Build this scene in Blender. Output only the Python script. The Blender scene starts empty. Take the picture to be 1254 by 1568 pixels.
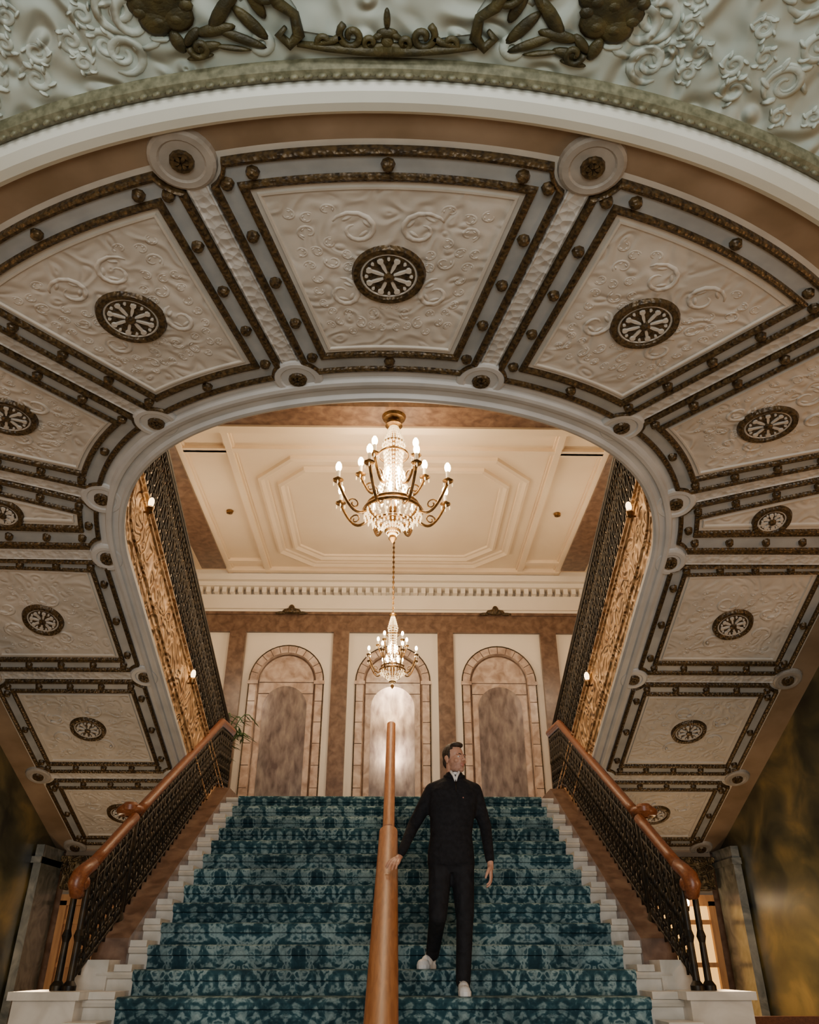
import bpy, math, random
from mathutils import Vector, Matrix
random.seed(4)
pi=math.pi
E=1.53
# ------------------------------------------------------------------ materials
def newmat(name):
    m=bpy.data.materials.new(name); m.use_nodes=True
    nt=m.node_tree; b=nt.nodes['Principled BSDF']; return m,nt,b
def mat(name,c1,c2=None,rough=.6,metal=0.,scale=4.,detail=4.,dist=0.,bump=0.,bscale=20.,bdist=.02,kind='noise',em=None,ems=0.,stops=None,spec=.5,stretch=(1,1,1),sheen=0):
    m,nt,b=newmat(name); N=nt.nodes; L=nt.links
    b.inputs['Roughness'].default_value=rough; b.inputs['Metallic'].default_value=metal
    b.inputs['Specular IOR Level'].default_value=spec
    b.inputs['Base Color'].default_value=(*c1,1)
    if em: 
        b.inputs['Emission Color'].default_value=(*em,1); b.inputs['Emission Strength'].default_value=ems
    tc=N.new('ShaderNodeTexCoord'); mp=N.new('ShaderNodeMapping'); mp.inputs['Scale'].default_value=stretch
    L.new(tc.outputs['Object'],mp.inputs['Vector'])
    if c2 or stops:
        n=N.new('ShaderNodeTexNoise'); n.inputs['Scale'].default_value=scale; n.inputs['Detail'].default_value=detail; n.inputs['Distortion'].default_value=dist
        L.new(mp.outputs[0],n.inputs['Vector'])
        r=N.new('ShaderNodeValToRGB'); L.new(n.outputs['Fac'],r.inputs['Fac'])
        st=stops or [(.35,c1),(.65,c2)]
        while len(r.color_ramp.elements)<len(st): r.color_ramp.elements.new(.5)
        for e,(p,c) in zip(r.color_ramp.elements,st): e.position=p; e.color=(*c,1)
        L.new(r.outputs['Color'],b.inputs['Base Color'])
    if bump>0:
        if kind=='noise':
            t=N.new('ShaderNodeTexNoise'); t.inputs['Scale'].default_value=bscale; t.inputs['Detail'].default_value=3; t.inputs['Distortion'].default_value=1.2; out=t.outputs['Fac']
        elif kind=='scroll':
            n2=N.new('ShaderNodeTexNoise'); n2.inputs['Scale'].default_value=bscale*.35; n2.inputs['Detail'].default_value=1
            L.new(mp.outputs[0],n2.inputs['Vector'])
            ad=N.new('ShaderNodeVectorMath'); ad.operation='MULTIPLY_ADD'; ad.inputs[1].default_value=(.35,.35,.35)
            L.new(n2.outputs['Color'],ad.inputs[0]); L.new(mp.outputs[0],ad.inputs[2])
            t=N.new('ShaderNodeTexVoronoi'); t.feature='SMOOTH_F1'; t.inputs['Scale'].default_value=bscale
            L.new(ad.outputs[0],t.inputs['Vector'])
            sn=N.new('ShaderNodeMath'); sn.operation='SINE'; mu=N.new('ShaderNodeMath'); mu.operation='MULTIPLY'; mu.inputs[1].default_value=16
            L.new(t.outputs['Distance'],mu.inputs[0]); L.new(mu.outputs[0],sn.inputs[0]); out=sn.outputs[0]; t=None
        if kind=='vor':
            t=N.new('ShaderNodeTexVoronoi'); t.inputs['Scale'].default_value=bscale; out=t.outputs['Distance']
        if t is not None: L.new(mp.outputs[0],t.inputs['Vector'])
        bp=N.new('ShaderNodeBump'); bp.inputs['Strength'].default_value=bump; bp.inputs['Distance'].default_value=bdist
        L.new(out,bp.inputs['Height']); L.new(bp.outputs['Normal'],b.inputs['Normal'])
    return m
M={}
M['cream']=mat('cream_relief_plaster',(.47,.425,.36),(.56,.51,.44),rough=.6,scale=3,bump=.4,bscale=8,bdist=.009,kind='scroll')
M['creamflat']=mat('cream_plaster',(.47,.425,.36),(.54,.495,.42),rough=.55,scale=6)
M['rib']=mat('embossed_rib_plaster',(.42,.395,.355),(.52,.495,.45),rough=.5,scale=8,bump=.9,bscale=20,bdist=.016,kind='vor')
M['grey']=mat('painted_grey_plaster',(.26,.27,.265),(.34,.345,.335),rough=.45,scale=5)
M['ring']=mat('white_moulding_plaster',(.42,.415,.395),(.50,.49,.465),rough=.45,scale=4)
M['disc']=mat('stone_disc',(.25,.22,.18),(.34,.30,.25),rough=.5,scale=8)
M['dark']=mat('bronze_gilt_bead',(.026,.016,.007),(.105,.064,.022),rough=.4,metal=.35,scale=40,bump=.6,bscale=45,bdist=.01,kind='vor')
M['tanband']=mat('tan_glazed_plaster',(.19,.125,.07),(.29,.20,.125),rough=.5,scale=2.5)
M['white']=mat('white_painted_band',(.66,.68,.60),(.72,.74,.66),rough=.5,scale=2)
M['relief']=mat('lobby_relief_plaster',(.36,.42,.37),(.44,.495,.435),rough=.6,scale=2,bump=.7,bscale=5.5,bdist=.02,kind='scroll')
M['olive']=mat('olive_gilt',(.024,.022,.008),(.065,.054,.016),rough=.55,metal=.1,scale=14,bump=.4,bscale=40,bdist=.01)
M['rope']=mat('gilt_rope',(.10,.10,.055),(.20,.195,.12),rough=.5,scale=30)
M['gold']=mat('gilded_stringer',(.34,.175,.06),(.60,.37,.17),rough=.4,metal=.3,scale=7,bump=.8,bscale=8,bdist=.025,kind='scroll')
M['iron']=mat('wrought_iron',(.012,.010,.008),(.04,.028,.014),rough=.45,metal=.6,scale=12)
M['wood']=mat('polished_wood',(.15,.042,.014),(.25,.08,.025),rough=.34,scale=5,detail=8,dist=1,stretch=(14,1.2,14))
M['woodmid']=mat('oak_centre_rail',(.25,.085,.022),(.38,.15,.045),rough=.42,spec=.3,scale=4,detail=8,dist=.6,stretch=(16,.7,3))
M['marble']=mat('white_marble',(.50,.46,.39),(.64,.60,.53),rough=.3,scale=3,detail=8,dist=2)
M['marblebr']=mat('brown_marble',(.17,.09,.05),stops=[(.3,(.085,.045,.028)),(.5,(.145,.083,.053)),(.7,(.21,.13,.085))],rough=.3,scale=9,detail=10,dist=.5)
M['marblepk']=mat('pink_marble',(.5,.35,.25),stops=[(.3,(.30,.205,.16)),(.5,(.48,.355,.285)),(.72,(.66,.53,.44))],rough=.25,scale=6.,detail=10,dist=.6)
M['marblegr']=mat('grey_marble',(.3,.3,.3),stops=[(.3,(.07,.075,.065)),(.5,(.15,.15,.125)),(.7,(.25,.24,.20))],rough=.22,scale=3.,detail=10,dist=2.5)
M['ceil']=mat('ivory_ceiling_paint',(.80,.63,.44),(.84,.68,.49),rough=.6,scale=1.2)
M['wallw']=mat('ivory_wall_paint',(.80,.71,.60),(.84,.76,.65),rough=.6,scale=1.2)
M['mural']=mat('painted_mural_wall',(.1,.07,.02),stops=[(.34,(.012,.014,.010)),(.46,(.045,.046,.025)),(.56,(.095,.082,.036)),(.70,(.25,.18,.06))],rough=.35,metal=.0,scale=1.5,detail=12,dist=.5,stretch=(1,.9,1.4))
M['lobby']=mat('lobby_wall_paint',(.40,.32,.22),(.46,.37,.27),rough=.6,scale=1)
M['floor']=mat('lobby_floor_marble',(.22,.19,.15),(.40,.35,.28),rough=.2,scale=2,detail=8,dist=2)
M['brass']=mat('aged_brass',(.13,.07,.025),(.30,.17,.06),rough=.35,metal=.9,scale=20)
M['crystal']=mat('lit_crystal',(.95,.85,.65),rough=.08,em=(1,.68,.34),ems=1.6)
M['bulb']=mat('candle_bulb',(1,.9,.7),em=(1,.74,.42),ems=32)
M['dimbulb']=mat('dim_sconce_glass',(1,.85,.6),em=(1,.68,.34),ems=7)  # emission imitates bright reflections on the gilded stringer
M['candle']=mat('candle_sleeve',(.85,.78,.62),rough=.5,em=(1,.7,.4),ems=.5)
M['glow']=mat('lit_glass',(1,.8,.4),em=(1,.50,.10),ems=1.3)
M['door']=mat('door_wood',(.34,.15,.045),(.46,.23,.075),rough=.35,scale=4,detail=6,stretch=(8,8,1))
M['capital']=mat('carved_capital',(.06,.04,.02),(.20,.14,.06),rough=.5,scale=14,bump=1,bscale=16,bdist=.03,kind='scroll')
M['black']=mat('black_knit',(.006,.006,.008),(.012,.012,.015),rough=.85,spec=.25,scale=30,bump=.5,bscale=9,bdist=.03)
M['trouser']=mat('black_trouser_cloth',(.007,.007,.009),(.013,.013,.016),rough=.8,spec=.25,scale=20,bump=.5,bscale=8,bdist=.03)
M['skin']=mat('skin',(.52,.27,.18),(.58,.32,.22),rough=.5,scale=20)
M['hair']=mat('dark_hair',(.02,.012,.008),(.045,.028,.018),rough=.55,scale=60,bump=.8,bscale=90,bdist=.004,stretch=(1,.2,1))
M['stub']=mat('stubble_skin',(.40,.21,.145),(.46,.255,.18),rough=.6,scale=60)
M['shoe']=mat('white_leather',(.78,.78,.78),rough=.45)
M['shirt']=mat('white_shirt',(.8,.8,.8),rough=.7)
M['eye']=mat('eye_white',(.8,.78,.75),rough=.2)
M['iris']=mat('iris_dark',(.02,.012,.008),rough=.1)
M['lips']=mat('lips',(.42,.17,.13),rough=.45)
M['leaf']=mat('palm_leaf',(.03,.09,.02),(.06,.15,.04),rough=.5,scale=8)
M['pot']=mat('terracotta_pot',(.25,.12,.06),(.32,.17,.09),rough=.6)
M['mirror']=mat('antique_mirror',(.3,.24,.25),stops=[(.3,(.22,.17,.175)),(.5,(.38,.32,.31)),(.7,(.58,.49,.45))],rough=.17,metal=.65,scale=7,detail=12,dist=.3,stretch=(1.6,1,.6))
def mk_carpet():
    m,nt,b=newmat('teal_damask_carpet'); N=nt.nodes;L=nt.links
    tc=N.new('ShaderNodeTexCoord'); sp=N.new('ShaderNodeSeparateXYZ'); L.new(tc.outputs['Object'],sp.inputs[0])
    def math_(op,a,bb=None,c=None):
        n=N.new('ShaderNodeMath'); n.operation=op
        for i,v in enumerate((a,bb,c)):
            if v is None: continue
            if isinstance(v,(int,float)): n.inputs[i].default_value=v
            else: L.new(v,n.inputs[i])
        return n.outputs[0]
    x=math_('PINGPONG',math_('ADD',sp.outputs[0],20.0),.46)
    yy=math_('ADD',sp.outputs[1],sp.outputs[2])
    y=math_('PINGPONG',yy,.94)
    cb=N.new('ShaderNodeCombineXYZ'); L.new(x,cb.inputs[0]); L.new(y,cb.inputs[1])
    def noise(scale,det,dist,vec):
        n=N.new('ShaderNodeTexNoise'); n.inputs['Scale'].default_value=scale; n.inputs['Detail'].default_value=det; n.inputs['Distortion'].default_value=dist; L.new(vec,n.inputs['Vector']); return n.outputs['Fac']
    a=noise(6.5,2,1.8,cb.outputs[0]); c=noise(22,3,.8,cb.outputs[0]); w=noise(1.6,3,0,tc.outputs['Object']); w2=noise(14,4,1,tc.outputs['Object'])
    f=math_('ADD',a,math_('MULTIPLY',math_('SUBTRACT',c,.5),.5))
    r=N.new('ShaderNodeValToRGB'); L.new(f,r.inputs['Fac'])
    cr=r.color_ramp
    st=[(.0,(.013,.042,.058)),(.40,(.020,.064,.084)),(.47,(.045,.11,.13)),(.51,(.17,.265,.275)),(.60,(.28,.385,.385)),(.66,(.055,.125,.15)),(.8,(.020,.064,.084)),(1,(.16,.24,.26))]
    while len(cr.elements)<len(st): cr.elements.new(.5)
    for e,(p,cc) in zip(cr.elements,st): e.position=p; e.color=(*cc,1)
    mx=N.new('ShaderNodeMix'); mx.data_type='RGBA'; mx.blend_type='MULTIPLY'; mx.inputs[0].default_value=.8
    L.new(r.outputs[0],mx.inputs[6])
    r3=N.new('ShaderNodeValToRGB'); L.new(math_('ADD',math_('MULTIPLY',w,.6),math_('MULTIPLY',w2,.4)),r3.inputs['Fac']); r3.color_ramp.elements[0].position=.40; r3.color_ramp.elements[0].color=(.35,.38,.40,1); r3.color_ramp.elements[1].position=.56
    L.new(r3.outputs[0],mx.inputs[7]); L.new(mx.outputs[2],b.inputs['Base Color'])
    b.inputs['Roughness'].default_value=.9; b.inputs['Specular IOR Level'].default_value=.2
    n2=N.new('ShaderNodeTexNoise'); n2.inputs['Scale'].default_value=150; bp=N.new('ShaderNodeBump'); bp.inputs['Strength'].default_value=.4; bp.inputs['Distance'].default_value=.005
    L.new(n2.outputs['Fac'],bp.inputs['Height']); L.new(bp.outputs[0],b.inputs['Normal'])
    return m
M['carpet']=mk_carpet()
# ------------------------------------------------------------------ mesh builder
class MB:
    def __init__(s): s.v=[]; s.f=[]; s.m=[]; s.names=[]; s.sm=[]
    def mi(s,n):
        if n not in s.names: s.names.append(n)
        return s.names.index(n)
    def add(s,vs,fs,m,smooth=False):
        o=len(s.v); s.v.extend([tuple(p) for p in vs]); k=s.mi(m)
        for f in fs: s.f.append(tuple(i+o for i in f)); s.m.append(k); s.sm.append(smooth)
    def box(s,x0,x1,y0,y1,z0,z1,m):
        vs=[(x,y,z) for z in (z0,z1) for y in (y0,y1) for x in (x0,x1)]
        s.add(vs,[(0,2,3,1),(4,5,7,6),(0,1,5,4),(2,6,7,3),(0,4,6,2),(1,3,7,5)],m)
    def strip(s,loops,m,closed=True,smooth=False,mats=None):
        n=len(loops[0])
        for j in range(len(loops)-1):
            fs=[]
            for i in range(n if closed else n-1):
                k=(i+1)%n; fs.append((i,k,n+k,n+i))
            s.add(list(loops[j])+list(loops[j+1]),fs,mats[j] if mats else m,smooth)
    def tube(s,pts,r,m,n=6,closed=False):
        pts=[Vector(p) for p in pts]; N=len(pts)
        if N<2: return
        rs=r if isinstance(r,(list,tuple)) else [r]*N
        vs=[]; nrm=None
        for i in range(N):
            if closed: t=pts[(i+1)%N]-pts[i-1]
            else: t=pts[min(i+1,N-1)]-pts[max(i-1,0)]
            if t.length<1e-9: t=Vector((0,0,1))
            t.normalize()
            if nrm is None:
                a=Vector((0,0,1)) if abs(t.z)<.9 else Vector((1,0,0)); nrm=t.cross(a).normalized()
            else:
                nrm=(nrm-t*nrm.dot(t))
                if nrm.length<1e-6: nrm=t.orthogonal()
                nrm.normalize()
            b=t.cross(nrm)
            for k in range(n):
                a=2*pi*k/n; vs.append(pts[i]+(nrm*math.cos(a)+b*math.sin(a))*rs[i])
        fs=[]
        for i in range(N if closed else N-1):
            j=(i+1)%N
            for k in range(n): fs.append((i*n+k,i*n+(k+1)%n,j*n+(k+1)%n,j*n+k))
        if not closed:
            fs.append(tuple(range(n))[::-1]); fs.append(tuple((N-1)*n+k for k in range(n)))
        s.add(vs,fs,m,True)
    def capsule(s,a,b,ra,rb,m,n=14):
        a=Vector(a); b=Vector(b); d=(b-a); Ld=d.length; d.normalize(); pts=[];rs=[]
        for k in range(5):
            t=k/4*pi/2; pts.append(a-d*ra*math.cos(t)); rs.append(max(ra*math.sin(t),1e-4))
        for k in range(5):
            t=k/4*pi/2; pts.append(b+d*rb*math.sin(t)); rs.append(max(rb*math.cos(t),1e-4))
        s.tube(pts,rs,m,n)
    def ell(s,c,r,m,nu=12,nv=8,rot=None):
        vs=[];c=Vector(c)
        for j in range(nv+1):
            th=pi*j/nv
            for i in range(nu):
                ph=2*pi*i/nu
                p=Vector((r[0]*max(math.sin(th),1e-3)*math.cos(ph),r[1]*max(math.sin(th),1e-3)*math.sin(ph),r[2]*math.cos(th)))
                if rot: p=rot@p
                vs.append(c+p)
        fs=[(j*nu+i,(j+1)*nu+i,(j+1)*nu+(i+1)%nu,j*nu+(i+1)%nu) for j in range(nv) for i in range(nu)]
        fs.append(tuple(range(nu))); fs.append(tuple(nv*nu+i for i in range(nu))[::-1])
        s.add(vs,fs,m,True)
    def lathe(s,prof,c,m,n=16):
        loops=[[(c[0]+r*math.cos(2*pi*i/n),c[1]+r*math.sin(2*pi*i/n),c[2]+z) for i in range(n)] for r,z in prof]
        s.strip(loops,m,True,True)
    def prism(s,poly,axis,a,b,m):
        f={'x':lambda p,t:(t,p[0],p[1]),'y':lambda p,t:(p[0],t,p[1]),'z':lambda p,t:(p[0],p[1],t)}[axis]
        n=len(poly); vs=[f(p,a) for p in poly]+[f(p,b) for p in poly]
        fs=[(i,(i+1)%n,n+(i+1)%n,n+i) for i in range(n)]+[tuple(range(n))[::-1],tuple(range(n,2*n))]
        s.add(vs,fs,m)
    def obj(s,name,parent=None,fix=True):
        me=bpy.data.meshes.new(name); me.from_pydata(s.v,[],s.f)
        for n in s.names: me.materials.append(M[n])
        me.polygons.foreach_set('material_index',s.m); me.polygons.foreach_set('use_smooth',s.sm)
        me.validate(clean_customdata=False)
        me.update()
        if fix:
            import bmesh
            bm=bmesh.new(); bm.from_mesh(me); bmesh.ops.recalc_face_normals(bm,faces=bm.faces); bm.to_mesh(me); bm.free()
        o=bpy.data.objects.new(name,me); bpy.context.scene.collection.objects.link(o)
        if parent: o.parent=parent
        return o
def empty(name,loc=(0,0,0)):
    e=bpy.data.objects.new(name,None); bpy.context.scene.collection.objects.link(e); e.location=loc; return e
# ------------------------------------------------------------------ soffit geometry
C0=5.95
def zf(D):
    a=3.3; b=5.2-.372*D; k=.25; h=max(k-abs(a-b),0)/k
    return E+min(a,b)-h*h*k/4
def P(p,q):
    a=2.38+1.52*q
    b=2.05+1.63*q if 0<=q<=1 else (2.05+2.2*q if q<0 else 3.68+(q-1)*.91)
    if abs(p)<=pi/2: return (a*math.sin(p),C0-b*math.cos(p))
    return (math.copysign(a,p),C0+abs(p)-pi/2)
def S(p,q,h=0.):
    x,y=P(p,q); return (x,y,zf(y)-h)
def Lp(p,q):
    e=.01; p1=p-e; p2=p+e
    a=P(p1,q); b=P(p2,q); return math.hypot(a[0]-b[0],a[1]-b[1])/(2*e)
PMAX=pi/2+4.75
plist=[-PMAX+4.75*i/24 for i in range(24)]+[-pi/2+pi*i/120 for i in range(121)]+[pi/2+4.75*(i+1)/24 for i in range(24)]
sof=empty('coffered_ceiling')
base=MB()
base.strip([[S(p,q) for p in plist] for q in (-.12,0,.25,.5,.75,1.0)],'creamflat',False,True)
base.strip([[S(p,q) for p in plist] for q in (1.0,1.04,1.165)],'tanband',False,True)
prof=[(-.122,0),(-.122,.045),(-.108,.06),(-.095,.06),(-.088,.03),(-.062,.028),(-.055,.045),(-.04,.05),(-.028,.045),(-.02,.012),(.012,.01),(.014,0)]
base.strip([[S(p,q,h) for p in plist] for q,h in prof],'ring',False,False)
fan=[p for p in plist if abs(p)<=pi/2+1e-6]
wb=[(1.165,0),(1.17,.05),(1.20,.075),(1.25,.085),(1.30,.075),(1.325,.05),(1.33,.0)]
base.strip([[S(p,q,h) for p in fan] for q,h in wb],'white',False,True)
rb=[(1.33,.0),(1.335,.04),(1.36,.055),(1.39,.05),(1.405,.02),(1.41,0)]
base.strip([[S(p,q,h) for p in fan] for q,h in rb],'rope',False,True)
for i in range(230):
    p=-pi/2+pi*(i+.5)/230
    x,y=P(p,1.362); x2,y2=P(p+.006,1.385); d=math.atan2(y2-y,x2-x)
    base.ell((x,y,zf(y)-.055),(.024,.012,.014),'rope',6,4,Matrix.Rotation(d+.6,3,'Z'))
base.obj('soffit_base',sof,fix=False)
det=MB(); pan=MB()
def disc(mb,x,y,prof,m,n=24,capm=None):
    loops=[[(x+r*math.cos(2*pi*i/n),y+r*math.sin(2*pi*i/n),zf(y+r*math.sin(2*pi*i/n))-h) for i in range(n)] for r,h in prof]
    mb.strip(loops,m,True,False)
    o=loops[-1]; mb.add(o,[tuple(range(n))],capm or m)
def petal(mb,x,y,ang,r0,r1,w,h,m):
    pts=[]; n=8
    for i in range(n):
        a=2*pi*i/n; u=(r0+r1)/2+(r1-r0)/2*math.cos(a); v=w*math.sin(a)*(1.0+.35*math.cos(a))
        X=x+u*math.cos(ang)-v*math.sin(ang); Y=y+u*math.sin(ang)+v*math.cos(ang); pts.append((X,Y))
    lo=[(a,b,zf(b)-h+.012) for a,b in pts]; hi=[(a,b,zf(b)-h) for a,b in pts]
    mb.strip([lo,hi],m); mb.add(hi,[tuple(range(n))],m)
def medallion(x,y,R=.19):
    disc(det,x,y,[(R+.012,.005),(R,.035),(R-.03,.035),(R-.038,.018)],'dark',32)
    disc(det,x,y,[(R-.038,.022),(R-.046,.026),(R-.05,.02)],'creamflat',32,'dark')
    for k in range(8):
        a=pi/4*k+pi/8
        petal(det,x,y,a,.02,R-.08,.009,.032,'creamflat')
        petal(det,x,y,a,R-.098,R-.062,.017,.034,'creamflat')
        a+=pi/8
        petal(det,x,y,a,R-.082,R-.062,.008,.032,'creamflat')
    disc(det,x,y,[(.032,.02),(.03,.042),(.015,.05)],'dark',10)
def corner_med(x,y,R=.15,m='ring'):
    disc(det,x,y,[(R,0),(R-.005,.025),(R-.02,.034),(R-.05,.034),(R-.06,.026)],m,28)
    disc(det,x,y,[(.062,.02),(.056,.045),(.035,.045),(.03,.032)],'dark',12)
    for k in range(6): petal(det,x,y,k*pi/3,.008,.036,.009,.05,'dark')
def boss(x,y,r=.027):
    disc(det,x,y,[(r+.010,.01),(r+.002,.042),(r*.5,.05)],'dark',8)
def loop(p0,p1,d,nx=14,ny=9,na=5):
    s=d; di=max(d-.05,.012); do=max(d-.035,.02)
    def corner(pc,sg,inner):
        dd=di if inner else do; R=(.15 if inner else .18)+(d-.07)*.5
        out=[]
        if R*R>s*s+dd*dd+1e-5:
            a0=math.atan2(math.sqrt(R*R-s*s),s); a1=math.atan2(dd,math.sqrt(R*R-dd*dd))
            for k in range(na): 
                a=a0+(a1-a0)*k/(na-1); out.append((R*math.cos(a),R*math.sin(a)))
        else: out=[(s,dd)]*na
        return out
    def pq(pc,sg,u,w,inner):
        q=w/1.6 if inner else 1-w/1.6
        return (pc+sg*u/Lp(pc+sg*1e-3,q),q)
    A=corner(p0,1,True); B=corner(p1,-1,True); Cc=corner(p1,-1,False); Dd=corner(p0,1,False)
    pts=[pq(p0,1,u,w,True) for u,w in A]
    b=[pq(p1,-1,u,w,True) for u,w in B[::-1]]
    def lin(a,c,n): return [(a[0]+(c[0]-a[0])*k/(n+1),a[1]+(c[1]-a[1])*k/(n+1)) for k in range(1,n+1)]
    pts+=lin(pts[-1],b[0],nx)+b
    def side(pc,sg,q0,q1,n):
        o=[]
        for k in range(1,n+1):
            q=q0+(q1-q0)*k/(n+1); o.append((pc+sg*s/Lp(pc+sg*1e-3,q),q))
        return o
    c=[pq(p1,-1,u,w,False) for u,w in Cc]
    pts+=side(p1,-1,pts[-1][1],c[0][1],ny)+c
    e=[pq(p0,1,u,w,False) for u,w in Dd[::-1]]
    pts+=lin(pts[-1],e[0],nx)+e
    pts+=side(p0,1,pts[-1][1],pts[0][1],ny)
    return pts,di,do
def spiral(cx,cy,r,a0,dr,turns=1.4,n=22):
    o=[]
    for i in range(n):
        t=i/(n-1); rr=r*(1-.86*t); a=a0+dr*turns*2*pi*t; o.append((cx+rr*math.cos(a),cy+rr*math.sin(a)))
    return o
rnd=random.Random(11)
PACK=[]
tr_=0
while len(PACK)<26 and tr_<6000:
    tr_+=1
    r=rnd.choice((.24,.19,.15,.11,.08)); u=rnd.uniform(r*.8,.98-r); w=rnd.uniform(-.95+r,.95-r)
    if math.hypot(u*1.15,w)<.42+r*.8: continue
    if any(math.hypot(u-a,w-b)<(r+c)*.92 for a,b,c,_,_ in PACK): continue
    PACK.append((u,w,r,rnd.uniform(0,6.28),rnd.choice((-1,1))))
def cell(p0,p1,kind):
    spec=[(.066,.0),(.070,.03),(.085,.038),(.105,.03),(.110,.014),(.200,.014),(.205,.032),(.222,.038),(.240,.03),(.245,.010),(.272,.010),(.276,.022),(.288,.022),(.292,.009)]
    ms=['dark','dark','dark','dark','grey','dark','dark','dark','dark','creamflat','creamflat','creamflat','creamflat']
    L=[loop(p0,p1,d)[0] for d,h in spec]
    loops=[[S(p,q,h) for p,q in l] for l,(d,h) in zip(L,spec)]
    det.strip(loops,'dark',True,False,ms)
    last=[]
    for a in L[-1]:
        if not last or math.hypot(a[0]-last[-1][0],a[1]-last[-1][1])>1e-6: last.append(a)
    pc=(p0+p1)/2
    rings=[[S(pc+(p-pc)*k,.5+(q-.5)*k,.009) for p,q in last] for k in (1,.8,.6,.4,.2,.02)]
    pan.strip(rings,'cream',True,False)
    x,y=P(pc,.5)
    medallion(x,y,.195 if kind=='fan' else (.15 if kind=='small' else .175))
    mid,di,do=loop(p0,p1,.155)
    for q in [.11,.3,.5,.7,.9]:
        for pcn,sg in ((p0,1),(p1,-1)):
            pp=pcn+sg*.155/Lp(pcn+sg*1e-3,q); boss(*P(pp,q))
    for f in ((-.38,0,.38) if kind!='small' else (0,)):
        boss(*P(pc+(p1-p0)*f*.9,1-do/1.6))
    for f in ((0,) if kind!='str' else (-.3,0,.3)): boss(*P(pc+(p1-p0)*f,di/1.6))
    if kind!='small':
        hp0=lambda q:(p1-p0)/2-.31/Lp(pc,q)
        for sg in (-1,1):
            for (cx,cy,r,a0,dr) in PACK:
                pts=spiral(cx,cy,r,a0,dr,1.3,18)
                o=[]
                for u,w in pts:
                    q=.5+w*.31; u=max(min(u,.95),-.95); o.append(S(pc+sg*u*hp0(q),q,.0))
                n=len(o); k_=r/.2; pan.tube(o,[.008+.010*k_*math.sin(pi*(i/(n-1))**.6) for i in range(n)],'cream',6)
                for k in range(3):
                    i=2+k*3; a_=Vector(o[i]); b_=Vector(o[i+1]); d=math.atan2(b_.y-a_.y,b_.x-a_.x)
                    off=Vector((math.sin(d),-math.cos(d),0))*(.028*dr*sg*k_)
                    pan.ell(a_+off,(.036*k_,.014*k_,.014),'cream',8,4,Matrix.Rotation(d+.6*dr*sg,3,'Z'))
deg=pi/180
bnd=[14.4*deg,43.2*deg,72*deg,90*deg,pi/2+1.47,pi/2+3.11,pi/2+4.60]
cell(-bnd[0],bnd[0],'fan')
for sg in (-1,1):
    for i in range(6):
        a,b=sg*bnd[i],sg*bnd[i+1]
        if a>b: a,b=b,a
        cell(a,b,'fan' if i<2 else ('small' if i==2 else 'str'))
    for i,b in enumerate(bnd):
        for q in (0,1):
            x,y=P(sg*b,q); corner_med(x,y,(.165 if i<3 else .14),'ring' if q==0 else 'disc')
        rp=[(-.058,0),(-.056,.014),(-.048,.018),(-.040,.012),(.040,.012),(.048,.018),(.056,.014),(.058,0)]
        if i<6:
            loops=[]
            for u,h in rp:
                loops.append([S(sg*b+u/Lp(sg*b*.999,q),q,h) for q in [.08+.84*k/16 for k in range(17)]])
            det.strip(loops,'rib',False,False)
det.obj('soffit_frames',sof,fix=False); pan.obj('soffit_panels',sof,fix=False)
# lobby ceiling beyond the rope moulding
lc=MB()
def toRect(t,X,Y0):
    s,c=math.sin(t),-math.cos(t); k=1e9
    if abs(s)>1e-6: k=min(k,X/abs(s))
    if c<-1e-6: k=min(k,(Y0-C0)/c)
    return (s*k,C0+c*k)
inn=[S(p,1.41) for p in fan]; out=[(*toRect(p,7.,-5.),0) for p in fan]
mid=[[tuple(a[i]+(b[i]-a[i])*k for i in range(2))for a,b in zip(inn,out)] for k in (0,.1,.3,.6,1)]
lc.strip([[(x,y,zf(y)) for x,y in l] for l in mid],'relief',False,False)
pl=[]
tries=0
while len(pl)<200 and tries<16000:
    tries+=1
    x=random.uniform(0,4.3); y=random.uniform(.7,3.9); r=random.choice((.16,.13,.10,.07,.05))*random.uniform(.9,1.1)
    t=math.atan2(x,C0-y); ex,ey=P(t,1.42); 
    if math.hypot(x,y-C0)<math.hypot(ex,ey-C0)+r*1.02: continue
    if x<.98 and y>1.2: continue
    if x<r: continue
    if any(math.hypot(x-a,y-b)<(r+c)*.90 for a,b,c in pl): continue
    pl.append((x,y,r))
for (x,y,r) in pl:
    a0=random.uniform(0,6.28); dr=random.choice((-1,1)); 
    for sg in (-1,1):
        pts=[(sg*u,w,zf(w)+.008) for u,w in spiral(x,y,r,a0,dr,1.5,24)]
        n=len(pts); lc.tube(pts,[.010+.024*math.sin(pi*(i/(n-1))**.7)*(r/.15) for i in range(n)],'relief',6)
        for k in range(5):
            a=a0+dr*k*1.1; cx,cy=x+r*.93*math.cos(a),y+r*.93*math.sin(a)
            lc.ell((sg*cx,cy,zf(cy)+.004),(r*.40,r*.15,.022),'relief',8,4,Matrix.Rotation((a+.7) if sg>0 else pi-(a+.7),3,'Z'))
for (x,y,r,a0,dr) in [(.52,1.84,.05,0,1),(.62,1.60,.09,2,1),(.70,1.50,.06,1,-1),(.56,1.46,.06,0,1),(1.08,1.72,.10,2,-1),(1.10,1.90,.09,1,1),(1.05,1.50,.10,0,1)]:
    for sg in (-1,1):
        pts=[(sg*u,w,zf(w)+.006) for u,w in spiral(x,y,r,a0,dr,1.5,24)]
        lc.tube(pts,[.010+.016*math.sin(pi*(i/23)**.7) for i in range(24)],'relief',6)
lc.obj('ceiling_lobby',fix=False)
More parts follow.
